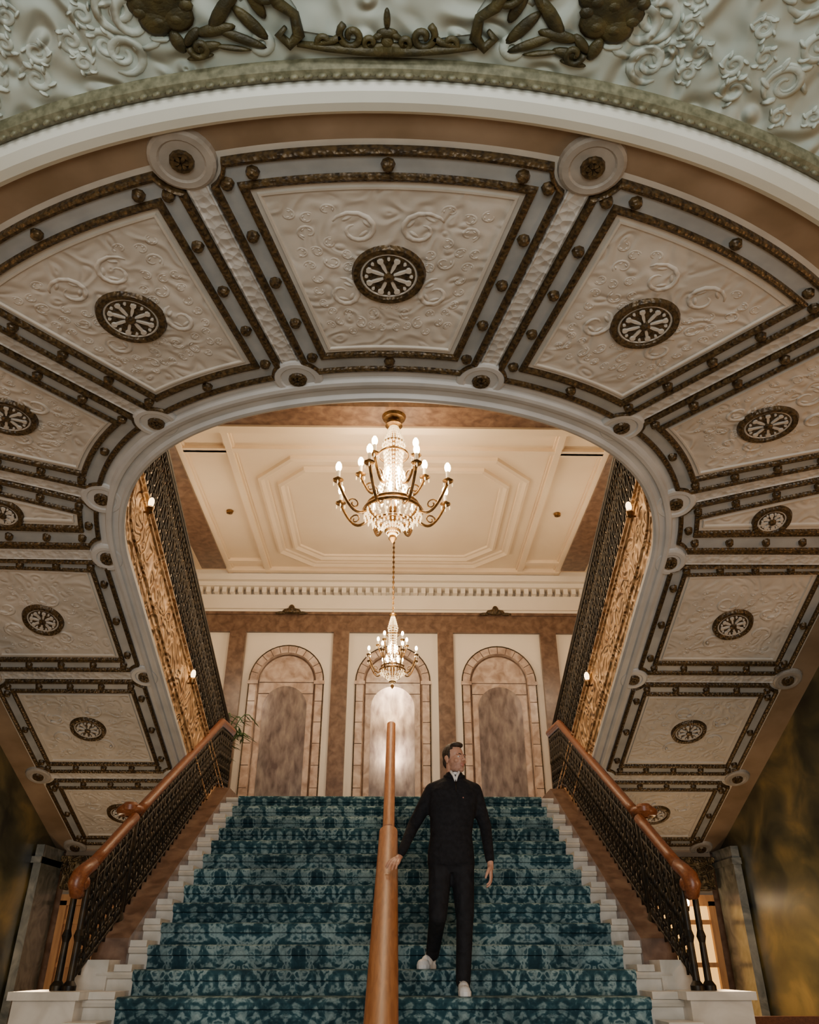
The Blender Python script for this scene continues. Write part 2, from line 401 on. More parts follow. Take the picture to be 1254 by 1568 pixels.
# gilt cartouche on lobby ceiling
ct=MB(); zc=E+3.3
def orn(pts,r,m='olive'): 
    for sg in (-1,1): ct.tube([(sg*x,y,zc-.022) for x,y in pts],r,m,6)
poly=[(-.40,1.30),(-.42,1.60),(-.36,1.70),(-.34,1.79),(-.2,1.81),(0,1.83),(.2,1.81),(.34,1.79),(.36,1.70),(.42,1.60),(.40,1.30)]
ct.prism(poly,'z',zc-.012,zc-.002,'relief')
orn([(0,1.862),(.12,1.858),(.25,1.848),(.37,1.835)],[.024,.022,.02,.014])
orn([(.46,1.30),(.44,1.50),(.47,1.60),(.43,1.68),(.37,1.72),(.36,1.80),(.40,1.84),(.44,1.80),(.41,1.77)],[.026,.026,.03,.026,.022,.026,.024,.02,.01])
orn(spiral(.145,1.80,.055,-1,1,1.3),.015); orn(spiral(.07,1.825,.03,2,-1,1.2),.013); orn(spiral(.26,1.825,.03,1,-1,1.2),.013)
orn(spiral(.47,1.62,.06,0,1,1.3),.018)
orn([(.30,1.84),(.22,1.82),(.19,1.80)],.015)
for (x,y,a,b,c) in [(0,1.735,.014,.045,0),(0,1.79,.045,.022,0),(0,1.83,.028,.035,0),(.035,1.80,.03,.014,.5),(.045,1.845,.05,.015,.2),(.10,1.85,.03,.016,0),
    (.55,1.76,.09,.028,-.8),(.60,1.82,.11,.022,-.35),(.66,1.72,.10,.030,.9),(.70,1.79,.09,.026,.2),(.75,1.86,.07,.024,.2),(.52,1.68,.07,.026,-1.1),(.64,1.86,.08,.012,-.1),(.60,1.66,.06,.018,1.0),
    (.90,1.66,.13,.12,.3),(.88,1.56,.12,.13,.4),(.93,1.76,.07,.06,0),(.84,1.74,.07,.06,.3),(.98,1.70,.05,.05,0),(.99,1.60,.05,.06,0),(.80,1.64,.05,.05,.3),(.80,1.82,.055,.022,.8),(.78,1.90,.06,.014,.2),(.86,1.84,.03,.05,.4)]:
    for sg in (-1,1):
        if x==0 and sg>0: continue
        ct.ell((sg*x,y,zc-.016),(a,b,.013),'olive',14,4,Matrix.Rotation(c*sg,3,'Z'))
        if a>.11:
            for k in range(9):
                an=k*.7; ct.ell((sg*(x+a*.85*math.cos(an)),y+b*.85*math.sin(an),zc-.02),(.032,.026,.012),'olive',8,4)
orn(spiral(.775,1.86,.045,0,1,1.2),.014)
ct.obj('gilt_cartouche')
# ------------------------------------------------------------------ stringer + upper balustrade
gal=empty('gallery_staircase')
def ztr(D): return min(E+1.77+.36*max(10.9-D,0),E+3.6)
st=MB()
pin=[p for p in plist]
rows=[]
for (dx,f) in [(0,0),(0,.06),(-.012,.08),(-.012,.92),(0,.95),(-.03,.97),(-.03,1.0),(.06,1.0)]:
    r=[]
    for p in pin:
        x,y=P(p,-.122+dx*.6); zb=zf(y); zt=ztr(y)+.12; r.append((x,y,zb+(zt-zb)*f))
    rows.append(r)
st.strip(rows,'gold',False,False,['gold','gold','gold','gold','gold','gold','ring'])
for f in (.2,.84):
    o=[]
    for p in pin:
        x,y=P(p,-.133); zb=zf(y); zt=ztr(y)+.12; o.append((x,y,zb+(zt-zb)*f))
    st.tube(o,.014,'gold',5)
st.obj('gilded_stringer',gal,fix=False)
def balustrade(mb,path,h,step=.15,rail='wood',rr=.035,iron='iron'):
    pts=[Vector(p) for p in path]; cum=[0]
    for a,b in zip(pts,pts[1:]): cum.append(cum[-1]+math.hypot(b.x-a.x,b.y-a.y))
    T=cum[-1]
    def at(s,z):
        s=max(0,min(T,s)); lo=0;hi=len(cum)-1
        while hi-lo>1:
            m_=(lo+hi)//2
            if cum[m_]<=s: lo=m_
            else: hi=m_
        t=(s-cum[lo])/max(cum[hi]-cum[lo],1e-9); p=pts[lo].lerp(pts[hi],t); return (p.x,p.y,p.z+z)
    n=max(1,int(T/step)); st_=T/n
    for hh,r in ((.05,.014),(.14,.010),(h-.16,.010),(h-.05,.014)):
        m_=max(2,int(T/.2)); mb.tube([at(T*i/m_,hh) for i in range(m_+1)],r,iron,5)
    m_=max(2,int(T/.12)); 
    mb.tube([at(T*i/m_,h) for i in range(m_+1)],rr,rail,10)
    mb.tube([at(T*i/m_,h-.03) for i in range(m_+1)],rr*.7,rail,6)
    for i in range(n+1):
        s=i*st_; mb.tube([at(s,0),at(s,h-.02)],.011,iron,5)
        mb.ell(at(s,h*.5),(.022,.022,.035),iron,6,4)
        if i<n:
            c=s+st_/2; w=st_*.42
            for (zc_,sg) in ((.14+.12,1),(h-.16-.12,-1)):
                for q in (-1,1):
                    sp=[(c+q*(w*.5-w*.48*(1-.8*t)*math.cos(pi*2.2*t)),zc_+sg*.10*(1-.8*t)*math.sin(pi*2.2*t)) for t in [k/9 for k in range(10)]]
                    mb.tube([at(a,z) for a,z in sp],.009,iron,4)
            mb.tube([at(c+w*.75*math.cos(a),h*.5+.085*math.sin(a)) for a in [2*pi*k/10 for k in range(10)]],.011,iron,4,True)
            mb.ell(at(c,h*.5),(.026,.026,.055),iron,6,4)
            mb.tube([at(c,.14),at(c,.2)],.012,iron,4); mb.tube([at(c,h-.16),at(c,h-.24)],.012,iron,4)
            for q in (-1,1): mb.ell(at(c+q*w*.5,.095),(.02,.02,.038),iron,5,4)
            for q in (-1,1): mb.ell(at(c+q*w*.5,h-.105),(.02,.02,.038),iron,5,4)
            for q in (-1,1): mb.ell(at(c+q*w*.6,h*.5+.14),(.018,.018,.03),iron,5,4); mb.ell(at(c+q*w*.6,h*.5-.14),(.018,.018,.03),iron,5,4)
ub=MB(); path=[]
for p in pin:
    x,y=P(p,-.10); path.append((x,y,ztr(y)+.12))
balustrade(ub,path,.88,.14,'iron',.035)
ub.obj('gallery_balustrade',gal,fix=False)
# ------------------------------------------------------------------ main stair
RZ,TR,Y0=.165,.305,4.275
gs=empty('grand_staircase')
def stairprof(off,nose):
    pr=[]
    for i in range(1,21):
        y=Y0+(i-1)*TR; z=i*RZ
        pr+= [(y+nose-off,(i-1)*RZ+off),(y+nose-off,z-.05-off),(y-.008-off,z-.042-off),(y-.02-off,z-.02),(y-.012-off,z-.004+off*.7),(y+.01-off,z+off)]
    return pr
mar=MB(); pr=stairprof(0,.02); pr.append((11.,20*RZ))
mar.strip([[(-2.12,y,z) for y,z in pr],[(2.12,y,z) for y,z in pr]],'marble',False)
for i in range(1,20):
    y=Y0+(i-1)*TR; z=i*RZ
    for sg in (-1,1):
        x0,x1=sorted((sg*1.87,sg*(2.0 if i>8 else 2.10))); mar.box(x0,x1,y+.0,y+TR+.02,z,z+.045,'marble')
mar.obj('marble_steps',gs)
cp=MB(); pr=stairprof(.014,.02)+[(13.3,20*RZ+.014)]
xs=[-1.85,-.9,0,.9,1.85]
cp.strip([[(x,y,z) for y,z in pr] for x in xs],'carpet',False)
cp.obj('stair_carpet',gs)
cb=MB()
for sg in (-1,1):
    zt=lambda y:(y-Y0)/TR*RZ+RZ
    x0,x1=sorted((sg*2.00,sg*2.27))
    cb.prism([(6.98,0),(10.9,0),(10.9,zt(10.1)+.12),(10.2,zt(10.1)+.12),(6.98,zt(6.98)+.08)],'x',x0,x1,'marblebr')
    x0,x1=sorted((sg*2.08,sg*2.50)); 
    cb.box(x0,x1,6.25,6.76,0,1.32,'marble'); cb.box(x0-.03,x1+.03,6.22,6.79,1.32,1.37,'marble')
    x0,x1=sorted((sg*2.04,sg*2.30)); cb.box(x0,x1,6.70,6.98,0,1.56,'marble')
    x0,x1=sorted((sg*2.12,sg*2.75)); cb.box(x0,x1,4.3,6.25,0,.95,'marble')
cb.obj('marble_curbs',gs)
ld=MB()
zl=20*RZ
ld.box(-2.2,2.2,10.4,13.5,0,zl-.002,'marble')
for sg in (-1,1):
    x0,x1=sorted((sg*2.2,sg*4.15)); ld.box(x0,x1,10.78,13.5,0,zl-.002,'marblebr')
ld.obj('floor_landing')
for sg in (-1,1):
    sf=MB(); n=12; rz=(3.6-1.77)/n; tr=(10.9-5.85)/n
    prf=[]
    for i in range(n): 
        y=10.9-i*tr; prf+=[(y,zl+i*rz),(y,zl+(i+1)*rz)]
    x0,x1=sorted((sg*2.25,sg*4.14))
    sf.strip([[(x0,y,z) for y,z in prf],[(x1,y,z) for y,z in prf]],'carpet',False)
    sf.obj('side_flight',gal)
uf=MB()
inn=[(*P(p,-.10),E+3.6) for p in fan]; out=[(*toRect(p,4.15,.5),E+3.6) for p in fan]
uf.strip([inn,out],'carpet',False); uf.obj('floor_gallery')
for sg in (-1,1):
    root=empty('stair_balustrade')
    b=MB(); zt=lambda y:(y-Y0)/TR*RZ+RZ
    X=sg*2.18
    path=[(X,7.3+(10.15-7.3)*k/20,zt(7.3+(10.15-7.3)*k/20)+.1) for k in range(21)]+[(X,10.5,zt(10.15)+.13),(X,10.9,zt(10.15)+.16)]
    balustrade(b,path,.80,.12,'wood',.045)
    z7=zt(7.3)+.90
    sp=[(X+sg*(.0+.09-.09*math.cos(a)*(1-t*.6)),7.3-.09*math.sin(a)*(1-t*.6),z7-.02*t) for t,a in [(k/16,k/16*2*pi*1.1) for k in range(17)]]
    b.tube(sp,[.045-.012*k/16 for k in range(17)],'wood',10)
    b.lathe([(.001,.06),(.05,.055),(.075,.03),(.075,-.01),(.05,-.04),(.03,-.06)],(X+sg*.07,7.25,z7),'wood')
    b.lathe([(.05,-.05),(.03,-.1),(.05,-.3),(.03,-.4),(.035,-.8),(.06,-.88),(.07,-1.0)],(X+sg*.02,7.25,z7),'iron',10)
    Xe=sg*2.22
    path=[(X+(Xe-X)*k/8,7.2-(7.2-6.5)*k/8,zt(7.2)+.08-(zt(7.2)+.08-1.39)*k/8) for k in range(9)]
    balustrade(b,path,.80,.11,'wood',.045)
    ze=1.39+.80
    crv=[(Xe,6.5,ze),(Xe+sg*.02,6.42,ze-.05),(Xe+sg*.03,6.36,ze-.09),(Xe+sg*.035,6.33,ze-.15),(Xe+sg*.03,6.36,ze-.21),(Xe+sg*.02,6.42,ze-.22)]
    b.tube(crv,[.05,.055,.06,.06,.05,.03],'wood',10)
    b.ell((Xe+sg*.02,6.40,ze-.14),(.06,.06,.06),'wood')
    for (dx,dy) in ((0,0),(.10,.04)):
        b.lathe([(.05,0),(.05,.03),(.028,.06),(.024,.3),(.036,.34),(.024,.38),(.024,.68),(.04,.72),(.03,.78)],(Xe+sg*dx,6.48+dy,1.37),'iron',10)
    b.obj('iron_and_rail',root,fix=False)
cr=empty('centre_handrail'); b=MB()
def beam(y0,z0,y1,z1,w,hh,m):
    sec=[(-w/2,-hh),(-w/2,-hh*.35)]+[(-w/2*math.cos(pi*k/12),-hh*.35+hh*.35*math.sin(pi*k/12)) for k in range(1,12)]+[(w/2,-hh*.35),(w/2,-hh)]
    a=[(x,y0,z0+z) for x,z in sec]; c=[(x,y1,z1+z) for x,z in sec]
    n=len(sec); b.add(a+c,[(i,i+1,n+i+1,n+i) for i in range(1,n-2)],m,True)
    b.add(a+c,[(0,1,n+1,n),(n-2,n-1,2*n-1,2*n-2),(n-1,0,n,2*n-1),tuple(range(n))[::-1],tuple(range(n,2*n))],m)
beam(3.9,E-.44,7.75,E+1.12,.17,.17,'woodmid')
beam(7.76,E+1.13,10.12,E+2.72,.11,.12,'woodmid')
for y in (4.6,5.6,6.65,7.6): 
    i=int((y-Y0)/TR)+1; b.tube([(0,y,i*RZ+.014),(0,y,E-.44+(y-3.9)*.405-.1)],.025,'iron',8)
for y in (8.5,9.4,10.05):
    i=min(20,int((y-Y0)/TR)+1); b.tube([(0,y,i*RZ+.014),(0,y,E+1.13+(y-7.76)*.674-.08)],.02,'iron',8)
b.obj('rail_and_posts',cr)
# ------------------------------------------------------------------ walls
def simple(name,boxes,fix=True):
    b=MB()
    for bx in boxes: b.box(*bx)
    return b.obj(name)
ZC=E+6.35
simple('floor',[(-7,7,-5,11,-.1,0,'floor')])
for sg,nm in ((-1,'left'),(1,'right')):
    x0,x1=sorted((sg*4.15,sg*4.27))
    simple('wall_'+nm,[(x0,x1,5.95,10.8,0,E+3.0,'mural')])
    simple('wall_upper_'+nm,[(x0,x1,5.95,10.8,E+3.0,ZC+.2,'wallw'),(x0,x1,10.8,13.6,0,ZC+.2,'wallw'),(x0,x1,.5,5.95,E+3.45,ZC+.2,'wallw')])
    x0,x1=sorted((sg*4.28,sg*7.1)); simple('wall_return_'+nm,[(x0,x1,5.95,6.05,0,E+3.4,'lobby')])
    x0,x1=sorted((sg*7.,sg*7.1)); simple('wall_lobby_'+nm,[(x0,x1,-5,5.95,0,E+3.4,'lobby')])
simple('wall_lobby_back',[(-7.1,7.1,-5.1,-5,0,E+3.4,'lobby')])
simple('wall_gallery_front',[(-4.15,4.15,.4,.5,E+3.45,ZC+.2,'wallw')])
for sg,nm in ((-1,'left'),(1,'right')):
    b=MB(); 
    x0,x1=sorted((sg*3.28,sg*3.90)); 
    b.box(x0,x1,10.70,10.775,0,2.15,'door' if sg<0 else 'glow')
    for xa,xb,za,zb in ((x0-.08,x0,0,2.2),(x1,x1+.08,0,2.2),(x0-.08,x1+.08,2.15,2.27),((x0+x1)/2-.02,(x0+x1)/2+.02,0,2.15)):
        b.box(xa,xb,10.64,10.77,za,zb,'door')
    for zz in (.9,1.5,1.95): b.box(x0,x1,10.67,10.72,zz,zz+.05,'door')
    b.obj('door_1' if sg<0 else 'door_2')
    b=MB(); x0,x1=sorted((sg*4.04,sg*4.13))
    b.box(x0,x1,9.98,10.60,0,2.75,'marblegr'); b.box(x0-.02,x1,9.94,10.62,0,.25,'marblegr'); b.box(x0-.02,x1,9.95,10.62,2.55,2.62,'marblegr')
    b.obj('marble_pilaster')
    b=MB(); x0,x1=sorted((sg*3.50,sg*3.98)); b.box(x0,x1,10.50,10.77,2.32,2.62,'capital'); b.box(x0-.03,x1+.03,10.47,10.77,2.62,2.68,'capital')
    b.ell(((x0+x1)/2,10.49,2.46),(.09,.04,.10),'capital'); b.ell((x0+.03,10.49,2.55),(.05,.04,.05),'capital'); b.ell((x1-.03,10.49,2.55),(.05,.04,.05),'capital')
    b.obj('carved_corbel')
    b=MB(); x0,x1=sorted((sg*2.28,sg*4.02)); b.box(x0,x1,10.62,10.77,2.70,2.80,'tanband'); b.box(x0,x1,10.755,10.777,0,2.70,'lobby'); b.obj('trim_1' if sg<0 else 'trim_2')
b=MB(); b.lathe([(.001,-.06),(.03,-.05),(.04,0),(.02,.01)],(3.6,10.56,2.14),'brass',8); b.tube([(3.6,10.64,2.10),(3.6,10.56,2.10)],.01,'brass',5); b.ell((3.6,10.56,2.19),(.045,.045,.06),'bulb',8,6); b.obj('wall_lamp')
b=MB(); b.box(2.85,4.12,8.0,8.08,1.06,1.14,'wood'); 
for i in range(12): b.box(2.9+i*.105,2.93+i*.105,8.02,8.05,0,1.06,'wood')
b.obj('wooden_railing')
# ------------------------------------------------------------------ upper hall ceiling
c=MB()
c.box(-4.3,4.3,.4,13.6,ZC,ZC+.1,'ceil')
c.box(-4.15,4.15,8.08,8.5,ZC-.12,ZC,'marblebr')
for sg in (-1,1):
    x0,x1=sorted((sg*3.06,sg*3.5)); c.box(x0,x1,8.5,12.95,ZC-.10,ZC,'marblebr')
    for xa in (2.28,2.98):
        x0,x1=sorted((sg*xa,sg*(xa+.09))); c.box(x0,x1,8.5,13.3,ZC-.07,ZC,'ceil'); c.box(x0-.03,x1+.03,8.5,13.3,ZC-.03,ZC,'ceil')
    for ya in (9.2,12.7):
        x0,x1=sorted((sg*2.3,sg*3.05)); c.box(x0,x1,ya,ya+.1,ZC-.06,ZC,'ceil')
c.box(-3.05,3.05,8.5,8.65,ZC-.15,ZC,'ceil'); c.box(-3.05,3.05,8.65,8.75,ZC-.08,ZC,'ceil')
c.box(-3.05,3.05,9.15,9.25,ZC-.06,ZC,'ceil'); c.box(-3.05,3.05,13.05,13.15,ZC-.08,ZC,'ceil')
def octo(hx,y0,y1,ch,o): 
    hx-=o;y0+=o;y1-=o;ch-=o*.4
    return [(-hx+ch,y0),(hx-ch,y0),(hx,y0+ch),(hx,y1-ch),(hx-ch,y1),(-hx+ch,y1),(-hx,y1-ch),(-hx,y0+ch)]
for o0 in (0,.28):
    prf=[(0,0),(.01,.05),(.05,.07),(.10,.03),(.14,.03),(.15,0)]
    c.strip([[(x,y,ZC-h) for x,y in octo(2.05,9.4,12.95,.55,o0+o)] for o,h in prf],'ceil')
for sg in (-1,1): c.lathe([(.06,-.01),(.05,-.05),(.01,-.06)],(sg*2.65,11,ZC),'brass',8)
c.lathe([(.16,0),(.14,-.04),(.06,-.06),(.02,-.1)],(0,8.3,ZC-.12),'brass'); c.lathe([(.14,0),(.12,-.04),(.05,-.06),(.02,-.1)],(0,11.5,ZC),'brass')
c.obj('ceiling_hall')
w=MB(); DW=13.5
w.box(-4.27,4.27,DW,DW+.1,zl-.1,ZC+.1,'wallw')
w.obj('wall_back')
t=MB()
z1,z2=E+5.23,E+5.61
t.box(-4.14,4.14,DW-.06,DW,z1,z2,'marblebr')
t.box(-4.14,4.14,DW-.09,DW,z2-.05,z2,'marblebr')
for xa,xb in ((.80,1.08),(2.66,2.95),(3.6,4.1)):
    for sg in (-1,1):
        x0,x1=sorted((sg*xa,sg*xb)); t.box(x0,x1,DW-.10,DW,zl,z1,'marblebr'); t.box(x0-.03,x1+.03,DW-.13,DW,zl,zl+.25,'marblebr')
t.obj('trim_3')
t=MB()
t.box(-4.14,4.14,DW-.08,DW,z2,z2+.34,'wallw')
t.box(-4.14,4.14,DW-.12,DW,z2+.05,z2+.09,'wallw')
for i in range(56):
    x=-4.05+i*.147; t.box(x,x+.08,DW-.2,DW-.08,z2+.34,z2+.44,'wallw')
t.box(-4.14,4.14,DW-.26,DW,z2+.44,z2+.52,'wallw'); t.box(-4.14,4.14,DW-.36,DW,z2+.52,z2+.64,'wallw'); t.box(-4.14,4.14,DW-.30,DW,z2+.64,ZC,'wallw')
t.obj('trim_4')
for cx in (-1.87,1.87):
    b=MB(); b.ell((cx,DW-.12,z2+.0),(.17,.04,.06),'dark',12,6); b.ell((cx,DW-.14,z2+.03),(.06,.04,.09),'dark')
    b.ell((cx-.2,DW-.1,z2-.03),(.1,.03,.03),'dark'); b.ell((cx+.2,DW-.1,z2-.03),(.1,.03,.03),'dark'); b.obj('gilt_cartouche_bracket')
def archloop(cx,R,zs,z0,y,n=20):
    return [(cx-R,y,z0)]+[(cx-R*math.cos(pi*k/n),y,zs+R*math.sin(pi*k/n)) for k in range(n+1)]+[(cx+R,y,z0)]
for cx in (-1.87,0,1.87):
    b=MB(); zs=E+4.31
    L_=[archloop(cx,R,zs,zl,y) for R,y in ((.66,DW),(.66,DW-.07),(.645,DW-.08),(.52,DW-.08),(.51,DW-.05),(.50,DW-.02))]
    b.strip(L_,'marblepk',False)
    for k in range(1,12):
        a=pi*k/12; 
        b.tube([(cx-.52*math.cos(a),DW-.081,zs+.52*math.sin(a)),(cx-.64*math.cos(a),DW-.081,zs+.64*math.sin(a))],.006,'marblebr',4)
    for sg in (-1,1):
        for k in range(7): b.tube([(cx+sg*.52,DW-.081,zs-k*.36),(cx+sg*.64,DW-.081,zs-k*.36)],.006,'marblebr',4)
        b.box(cx+sg*.58-.09,cx+sg*.58+.09,DW-.11,DW-.07,zs-.06,zs,'marblepk')
    b.strip([archloop(cx,R,zs,zl,y) for R,y in ((.662,DW-.082),(.655,DW-.095),(.64,DW-.082))],'dark',False)
    ip=archloop(cx,.50,zs,zl,DW-.015); b.add(ip,[tuple(range(len(ip)))],'marblepk')
    b.strip([archloop(cx,R,zs,zl,DW-y) for R,y in ((.50,.02),(.49,.03),(.475,.02))],'marblebr',False)
    zz=E+3.95
    mp=archloop(cx,.38,zz-.1,zl+.05,DW-.03); b.add(mp,[tuple(range(len(mp)))],'mirror')
    for zh in (E+4.30,E+4.10): b.tube([(cx-.5,DW-.02,zh),(cx+.5,DW-.02,zh)],.006,'marblebr',4)
    b.obj('arched_mirror_panel')
# ------------------------------------------------------------------ chandeliers
def chandelier(cy,cz,R,H,top,power):
    root=empty('chandelier'); br=MB(); cx_=MB(); s=R/.72; k=H/1.7
    c0=(0,cy,cz)
    def prof(l): return [(r*s,z*k) for r,z in l]
    br.lathe(prof([(.001,.98),(.03,.97),(.10,.93),(.11,.90),(.03,.86),(.02,.6),(.03,.55),(.02,.5),(.02,-.2),(.05,-.3),(.03,-.5),(.09,-.58),(.10,-.62),(.04,-.68),(.05,-.72),(.001,-.78)]),c0,'brass')
    for rr,zz,tt in ((.30,-.28,.022),(.34,-.36,.026),(.20,-.50,.016),(.13,.62,.014),(.18,.45,.014)):
        br.tube([(rr*s*math.cos(a),cy+rr*s*math.sin(a),cz+zz*k) for a in [2*pi*i/28 for i in range(28)]],tt*s,'brass',6,True)
    ns=20
    for i in range(ns):
        a=2*pi*i/ns; 
        for (ra,za,rb_,zb,nb,bow) in ((.05,.88,.14,.60,6,0),(.14,.60,.30,-.28,15,-.10),(.32,-.36,.12,-.56,7,.05),(.12,-.56,.02,-.70,4,.0)):
            for j in range(nb):
                t=j/nb; r=(ra+(rb_-ra)*t+bow*math.sin(pi*t))*s; z=(za+(zb-za)*t)*k
                cx_.ell((r*math.cos(a),cy+r*math.sin(a),cz+z),(.014*s,.014*s,.022*s),'crystal',5,4)
    for i in range(24):
        a=2*pi*i/24; 
        cx_.ell((.34*s*math.cos(a),cy+.34*s*math.sin(a),cz-.42*k),(.013*s,.013*s,.045*s),'crystal',5,4)
    for i in range(6):
        a=2*pi*i/6; cx_.ell((.12*s*math.cos(a),cy+.12*s*math.sin(a),cz+.12*k),(.028*s,.028*s,.11*s),'bulb',8,6)
        cx_.ell((.17*s*math.cos(a+.4),cy+.17*s*math.sin(a+.4),cz-.12*k),(.028*s,.028*s,.09*s),'bulb',8,6)
    def arm(a,r0,z0,r1,z1,sag):
        pts=[]; ca,sa=math.cos(a),math.sin(a)
        for j in range(13):
            t=j/12; r=r0+(r1-r0)*t; z=z0+(z1-z0)*t*t-sag*math.sin(pi*t)
            pts.append((r*s*ca,cy+r*s*sa,cz+z*k))
        br.tube(pts,.018*s,'brass',6)
        x,y,z=pts[-1]
        br.lathe([(.01*s,-.02),(.055*s,.0),(.068*s,.015),(.026*s,.02),(.026*s,.05*s)],(x,y,z),'brass',10)
        br.lathe([(.022*s,.04*s),(.022*s,.14*s),(.001,.145*s)],(x,y,z),'candle',8)
        cx_.ell((x,y,z+.20*s),(.038*s,.038*s,.072*s),'bulb',8,6)
        for q in range(4):
            aa=q*pi/2; 
            cx_.ell((x+.05*s*math.cos(aa),y+.05*s*math.sin(aa),z-.04*s),(.009*s,.009*s,.03*s),'crystal',5,4)
        m_=pts[6]; sp=[(m_[0]+.07*s*(1-t*.7)*math.cos(t*7)*ca,m_[1]+.07*s*(1-t*.7)*math.cos(t*7)*sa,m_[2]+.08*s+.07*s*(1-t*.7)*math.sin(t*7)) for t in [j/12 for j in range(13)]]
        br.tube(sp,.010*s,'brass',4)
    for i in range(8): arm(2*pi*(i+.5)/8,.28,-.36,.70,-.10,.14)
    for i in range(5): arm(2*pi*(i+.3)/5,.15,.0,.42,.22,.10)
    z=cz+.95*k; i=0
    while z<top:
        a=(i%2)*pi/2
        br.tube([(.014*math.cos(b_)*math.cos(a),cy+.014*math.cos(b_)*math.sin(a),z+.028*math.sin(b_)) for b_ in [2*pi*j/8 for j in range(8)]],.006,'brass',4,True)
        z+=.045; i+=1
    br.tube([(0,cy,cz+.9*k),(0,cy,top+.02)],.008,'brass',4)
    br.obj('brass_frame',root,fix=False); cx_.obj('crystals_and_bulbs',root,fix=False)
    return root
chandelier(8.3,E+5.16,.74,1.75,ZC-.17,0)
chandelier(11.5,E+4.12,.40,1.20,ZC-.06,0)
for sg in (-1,1):  # added bulbs on brackets, standing in for reflected highlights on the stringer
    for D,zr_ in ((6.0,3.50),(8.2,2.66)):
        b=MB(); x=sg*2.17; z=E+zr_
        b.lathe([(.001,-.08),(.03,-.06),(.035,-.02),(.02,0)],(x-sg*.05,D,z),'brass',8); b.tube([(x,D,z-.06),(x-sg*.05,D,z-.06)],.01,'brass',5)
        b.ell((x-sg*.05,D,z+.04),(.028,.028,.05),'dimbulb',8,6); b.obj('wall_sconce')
# ------------------------------------------------------------------ potted palm on landing
b=MB(); px,py=-2.75,12.4
b.lathe([(.001,0),(.16,0),(.22,.35),(.24,.4),(.2,.4),(.18,.34),(.001,.34)],(px,py,zl),'pot')
for i in range(22):
    a=random.uniform(0,2*pi); Lf=random.uniform(.5,.95); hh=random.uniform(.9,1.5); pts=[]
    for j in range(9):
        t=j/8; pts.append((px+Lf*t*math.cos(a)*.8,py+Lf*t*math.sin(a)*.5,zl+.35+hh*math.sin(t*pi*.62)*1.0))
    b.tube(pts,.008,'leaf',4)
    for j in range(3,9):
        p=Vector(pts[j])
        for sg in (-1,1):
            d=Vector((-math.sin(a)*sg+math.cos(a)*.7,math.cos(a)*sg+math.sin(a)*.7,-.5)).normalized()
            n_=d.cross(Vector((0,0,1))).normalized()*.014; e=p+d*.2; m_=p+d*.1
            b.add([p,m_+n_,e,m_-n_],[(0,1,2,3)],'leaf')
b.obj('potted_palm',fix=False)
# ------------------------------------------------------------------ man
def remesh(mb,name,vox,smooth,parent,mats,assign):
    o=mb.obj(name+'_src'); m1=o.modifiers.new('r','REMESH'); m1.mode='VOXEL'; m1.voxel_size=vox
    m2=o.modifiers.new('s','SMOOTH'); m2.factor=.5; m2.iterations=smooth
    dg=bpy.context.evaluated_depsgraph_get(); dg.update()
    me=bpy.data.meshes.new_from_object(o.evaluated_get(dg)); me.name=name
    bpy.data.objects.remove(o)
    me.materials.clear()
    for n in mats: me.materials.append(M[n])
    for p in me.polygons: p.use_smooth=True; p.material_index=assign(p.center)
    ob=bpy.data.objects.new(name,me); bpy.context.scene.collection.objects.link(ob); ob.parent=parent; return ob
man=empty('man')
B=MB()
def loft(mb,rings,m='black',n=24):
    loops=[[(cx+rx*math.copysign(abs(math.cos(a))**.85,math.cos(a)),cy+ry*math.copysign(abs(math.sin(a))**.85,math.sin(a)),z) for a in [2*pi*i/n for i in range(n)]] for z,cx,cy,rx,ry in rings]
    mb.strip(loops,m,True,True); mb.add(loops[0],[tuple(range(n))],m); mb.add(loops[-1],[tuple(range(n))],m)
loft(B,[(2.14,.50,6.67,.11,.09),(2.19,.50,6.67,.168,.118),(2.20,.50,6.67,.186,.132),(2.30,.50,6.66,.182,.13),(2.42,.505,6.655,.165,.122),(2.54,.515,6.65,.178,.125),(2.66,.525,6.65,.198,.132),(2.74,.53,6.655,.200,.124),(2.80,.535,6.66,.165,.10),(2.845,.54,6.66,.095,.078),(2.885,.542,6.655,.068,.07),(2.90,.543,6.653,.067,.068)])
for a,b_,ra,rb_ in [((.365,6.665,2.755),(.21,6.71,2.50),.068,.050),((.21,6.71,2.50),(.115,6.575,2.285),.050,.036),
    ((.70,6.665,2.755),(.785,6.70,2.49),.068,.050),((.785,6.70,2.49),(.796,6.590,2.235),.050,.037),
    ((.42,6.67,2.23),(.385,6.575,1.84),.098,.070),((.385,6.575,1.84),(.355,6.90,1.60),.066,.052),
    ((.585,6.66,2.23),(.59,6.60,1.84),.098,.070),((.59,6.60,1.84),(.565,6.63,1.42),.066,.055),
    ((.47,6.66,2.79),(.365,6.665,2.755),.07,.066),((.60,6.66,2.79),(.70,6.665,2.755),.07,.066)]:
    B.capsule(a,b_,ra,rb_,'black')
remesh(B,'clothed_body',.011,5,man,['black','trouser'],lambda c:1 if (c.z<2.197 and c.x<.73) else 0)
Hh=MB(); hc=Vector((.55,6.63,3.0)); Rz=Matrix.Rotation(math.radians(38),3,'Z')@Matrix.Rotation(math.radians(-2),3,'X')
def h(p): return hc+Rz@Vector(p)
def he(mb,c,r,m='skin',nu=16,nv=10): mb.ell(h(c),r,m,nu,nv,Rz)
he(Hh,(0,.018,.038),(.074,.093,.084)); he(Hh,(0,-.02,-.025),(.062,.074,.088)); he(Hh,(0,-.03,-.07),(.052,.052,.042)); he(Hh,(0,-.072,-.098),(.024,.020,.019))
